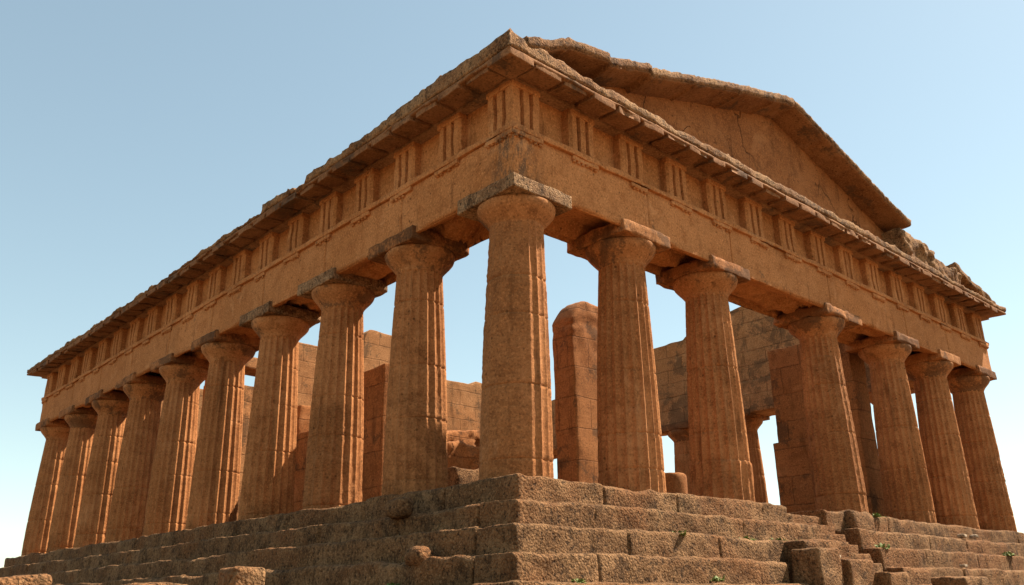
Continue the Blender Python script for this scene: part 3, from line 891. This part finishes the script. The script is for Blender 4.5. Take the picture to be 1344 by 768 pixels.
wall('cross_wall', 'high ruined wall across the inside, sunlit tan with black stains and a square opening', [
    ((2.45, 17.98, -0.1), (4.72, 19.0, 5.48), 'lower_wall', None),
    ((2.45, 18.01, 5.44), (3.2, 18.97, 6.2), 'jamb', None),
    ((2.4, 17.96, 6.13), (4.95, 19.02, 6.56), 'lintel', None),
    ((4.7, 18.0, -0.1), (17.6, 19.0, 7.0), 'upper_wall', topfn([(4.6, 7.5), (6.4, 7.45), (7.7, 7.4), (8.35, 7.4), (8.45, 8.3), (8.7, 8.6), (10.6, 8.5), (11.1, 7.6), (12.5, 7.12), (14.1, 7.12), (14.25, 7.3), (16, 7.2), (17.6, 6.6)], 4.0, 7.0))], M_wall, 1940)
wall('cella_side_wall', 'dark shaded wall inside, left of the column with the crumbled capital', [
    ((16.0, 1.75, -0.1), (17.0, 4.78, 2.88), 'wall_base', None),
    ((16.05, 1.75, 2.84), (17.0, 4.62, 6.02), 'wall', None)], M_pier, 1960)
# rubble seen left of the corner column
stone_block((4.05, 7.3, -0.1), (4.95, 8.1, 1.2), 'rough sunlit block lowest in the rubble left of the corner column', 2000, M_step, 0.12, 0.06, group='rubble inside left of the corner column', mat_=None) if False else None
GRB = 'rubble inside left of the corner column'
stone_block((4.0, 6.6, -0.1), (4.95, 7.3, 1.28), 'rough sunlit block lowest in the rubble left of the corner column', 2000, M_step, 0.06, 0.05, group=GRB)
stone_block((4.5, 7.6, -0.1), (5.9, 8.7, 2.15), 'rounded reddish boulder behind the low sunlit block', 2001, M_pier, 0.16, 0.09, group=GRB)
stone_block((5.0, 9.2, -0.1), (7.4, 10.2, 2.85), 'big dark slanting stone at the back of the rubble heap', 2002, M_pier, 0.08, 0.09, group=GRB, fn=slope(0, 0.12, 6.0))
stone_block((3.6, 8.2, -0.1), (4.35, 9.4, 2.75), 'upright dark stone at the left edge of the rubble heap', 2003, M_pier, 0.07, 0.07, group=GRB)
# broken column drum
mb = MB()
th = np.arange(40) / 40 * 2 * math.pi
zs = np.array([-0.1, 0.2, 0.5, 0.8, 1.1, 1.3, 1.40, 1.44, 1.44])
rr = np.array([0.47, 0.47, 0.465, 0.46, 0.46, 0.46, 0.455, 0.42, 0.02])
sec = np.array([[(10.6 + r * math.cos(t), 5.0 + r * math.sin(t), z) for t in th] for r, z in zip(rr, zs)])
V = sec.reshape(-1, 3); V = V + vfbm(V, 3, 3, 2010) * 0.02
sweep(mb, V.reshape(sec.shape))
tag(mb.build('column_stump', M_pier, None), 'low round column stump inside, between two front columns', 'column stump')

# ------------------------------------------------------------------ loose blocks on and before the steps
GB2 = 'loose blocks before the platform'
stone_block((5.55, -2.12, -2.9), (6.35, -1.5, -1.13), 'upright squared block with a dark left side, ending the front steps', 2100, M_step, 0.05, 0.03, group=GB2)
stone_block((6.45, -2.2, -2.9), (7.5, -1.5, -1.32), 'squared block between the upright block and the small stairs', 2101, M_step, 0.05, 0.03, group=GB2)
stone_block((6.0, -1.6, -2.9), (7.75, -0.95, -0.93), 'flat weathered block on the step behind the upright squared block', 2107, M_step, 0.06, 0.035, group=GB2)
stone_block((7.45, -2.5, -3.2), (8.3, -1.7, -1.55), 'block at the lower left foot of the small stairs', 2102, M_step, 0.05, 0.03, group=GB2)
stone_block((10.4, -2.75, -3.4), (11.7, -2.0, -1.62), 'blocky stone right of the foot of the small stairs', 2103, M_step, 0.06, 0.035, group=GB2)
stone_block((10.2, -0.55, -0.6), (11.25, 0.25, -0.02), 'rounded broken stylobate block under the column with the crumbled capital', 2104, M_step, 0.14, 0.05, group=GB2)
stone_block((-8.35, -2.9, -3.9), (-7.75, -2.2, -1.80), 'sunlit block in the foreground at the lower left', 2105, M_step, 0.06, 0.03, 0.04, group=GB2)
stone_block((-7.45, -3.9, -3.9), (-7.0, -3.3, -1.87), 'smaller sunlit block just in front of the lower left one', 2106, M_step, 0.06, 0.03, 0.04, group=GB2)
stone_block((-6.15, -2.7, -3.9), (-5.80, -2.3, -1.70), 'small pale sunlit block standing before the shaded left steps', 2108, M_step, 0.05, 0.025, 0.03, group=GB2)
stone_block((-1.62, 0.55, -1.5), (-1.22, 1.05, -1.17), 'rounded boulder sitting on the left steps near the corner', 2110, M_step, 0.16, 0.04, 0.04, group=GB2)
stone_block((-0.95, 2.0, -0.6), (-0.6, 2.6, -0.24), 'rounded lump on the upper left steps near the second column', 2111, M_step, 0.14, 0.04, 0.04, group=GB2)

# pale pebbles on the right steps
cam_o = np.array([-9.9412, -10.6625, -2.0886])
GP = 'pale stones on the right steps'
for i, (c, s_, lab) in enumerate([((6.9, -1.75, -1.27), 0.075, 'small pale stone on the block beside the small stairs'),
                            ((16.2, -0.62, -0.45), 0.12, 'flat pale stone on the upper steps under the rightmost columns'),
                            ((17.2, -0.55, -0.42), 0.12, 'flat pale stone, the upper one of two under the rightmost columns'),
                            ((14.0, -1.35, -1.30), 0.09, 'pale stone on the lower right steps')]):
    stone_block((c[0] - s_, c[1] - s_ * 0.8, c[2] - 0.03), (c[0] + s_, c[1] + s_ * 0.8, c[2] + s_ * 0.5), lab, 2200 + i, M_pebble, s_ * 0.25, s_ * 0.15, 0.03, 6.0, GP, 'pebble', 'pebble')

# ------------------------------------------------------------------ weeds
GW = 'weeds growing in the steps'
def weed(c, size, nl, label, seed):
    size *= 1.6
    rg = random.Random(seed); mb = MB()
    for i in range(nl):
        a = rg.uniform(0, 2 * math.pi); el = rg.uniform(0.3, 1.3); ln = size * rg.uniform(0.5, 1.0); w = ln * rg.uniform(0.10, 0.2)
        bx, by = rg.gauss(0, size * 0.35), rg.gauss(0, size * 0.2)
        d = np.array([math.cos(a) * math.cos(el), math.sin(a) * math.cos(el), math.sin(el)])
        sd = np.array([-math.sin(a), math.cos(a), 0.0])
        b = np.array([c[0] + bx, c[1] + by, c[2] - 0.02])
        V = []
        for t, ww in ((0, 0.4), (0.4, 1.0), (0.75, 0.7), (1.0, 0.05)):
            p = b + d * ln * t - np.array([0, 0, 1]) * ln * 0.35 * t * t
            V += [p - sd * w * ww, p + np.array([0, 0, 0.15 * w]), p + sd * w * ww]
        F = []
        for k in range(3):
            F += [(3 * k, 3 * k + 1, 3 * k + 4, 3 * k + 3), (3 * k + 1, 3 * k + 2, 3 * k + 5, 3 * k + 4)]
        mb.add(np.array(V), F)
    tag(mb.build('weed', M_leaf, None, smooth=False, recalc=False), label, 'weed', GW)
weeds = [((2.75, -1.02, -0.97), 0.13, 60, 'green weed on the front steps below the second front column'),
         ((5.0, -0.98, -0.96), 0.12, 50, 'green weed on the front steps, left one of a pair before the small stairs'),
         ((6.0, -0.99, -0.96), 0.13, 60, 'green weed on the front steps, right one of a pair before the small stairs'),
         ((6.95, -0.95, -0.93), 0.10, 40, 'tuft of weed on top of the step end just left of the small stairs'),
         ((3.0, -1.62, -1.72), 0.11, 45, 'weed in a crack of the lowest visible front step'),
         ((6.95, -1.62, -1.27), 0.11, 45, 'low weed beside the small pale stone'),
         ((10.35, -1.05, -0.95), 0.15, 50, 'weed at the right edge of the small stairs'),
         ((11.9, -0.30, -0.10), 0.12, 40, 'weed on the top step beside the crumbled capital column'),
         ((-0.62, -1.86, -1.78), 0.09, 40, 'pale weed low on the nearest corner block'),
         ((-1.2, 1.3, -1.36), 0.10, 45, 'dark green weed on the shaded left steps beside the rounded boulder'),
         ((-1.66, 1.15, -1.75), 0.10, 40, 'weed at the foot of the shaded left steps'),
         ((18.0, -1.1, -0.93), 0.16, 60, 'grassy weed on the right steps below the rightmost columns')]
for i, (c, s_, n_, lab) in enumerate(weeds): weed(c, s_, n_, lab, 2300 + i)
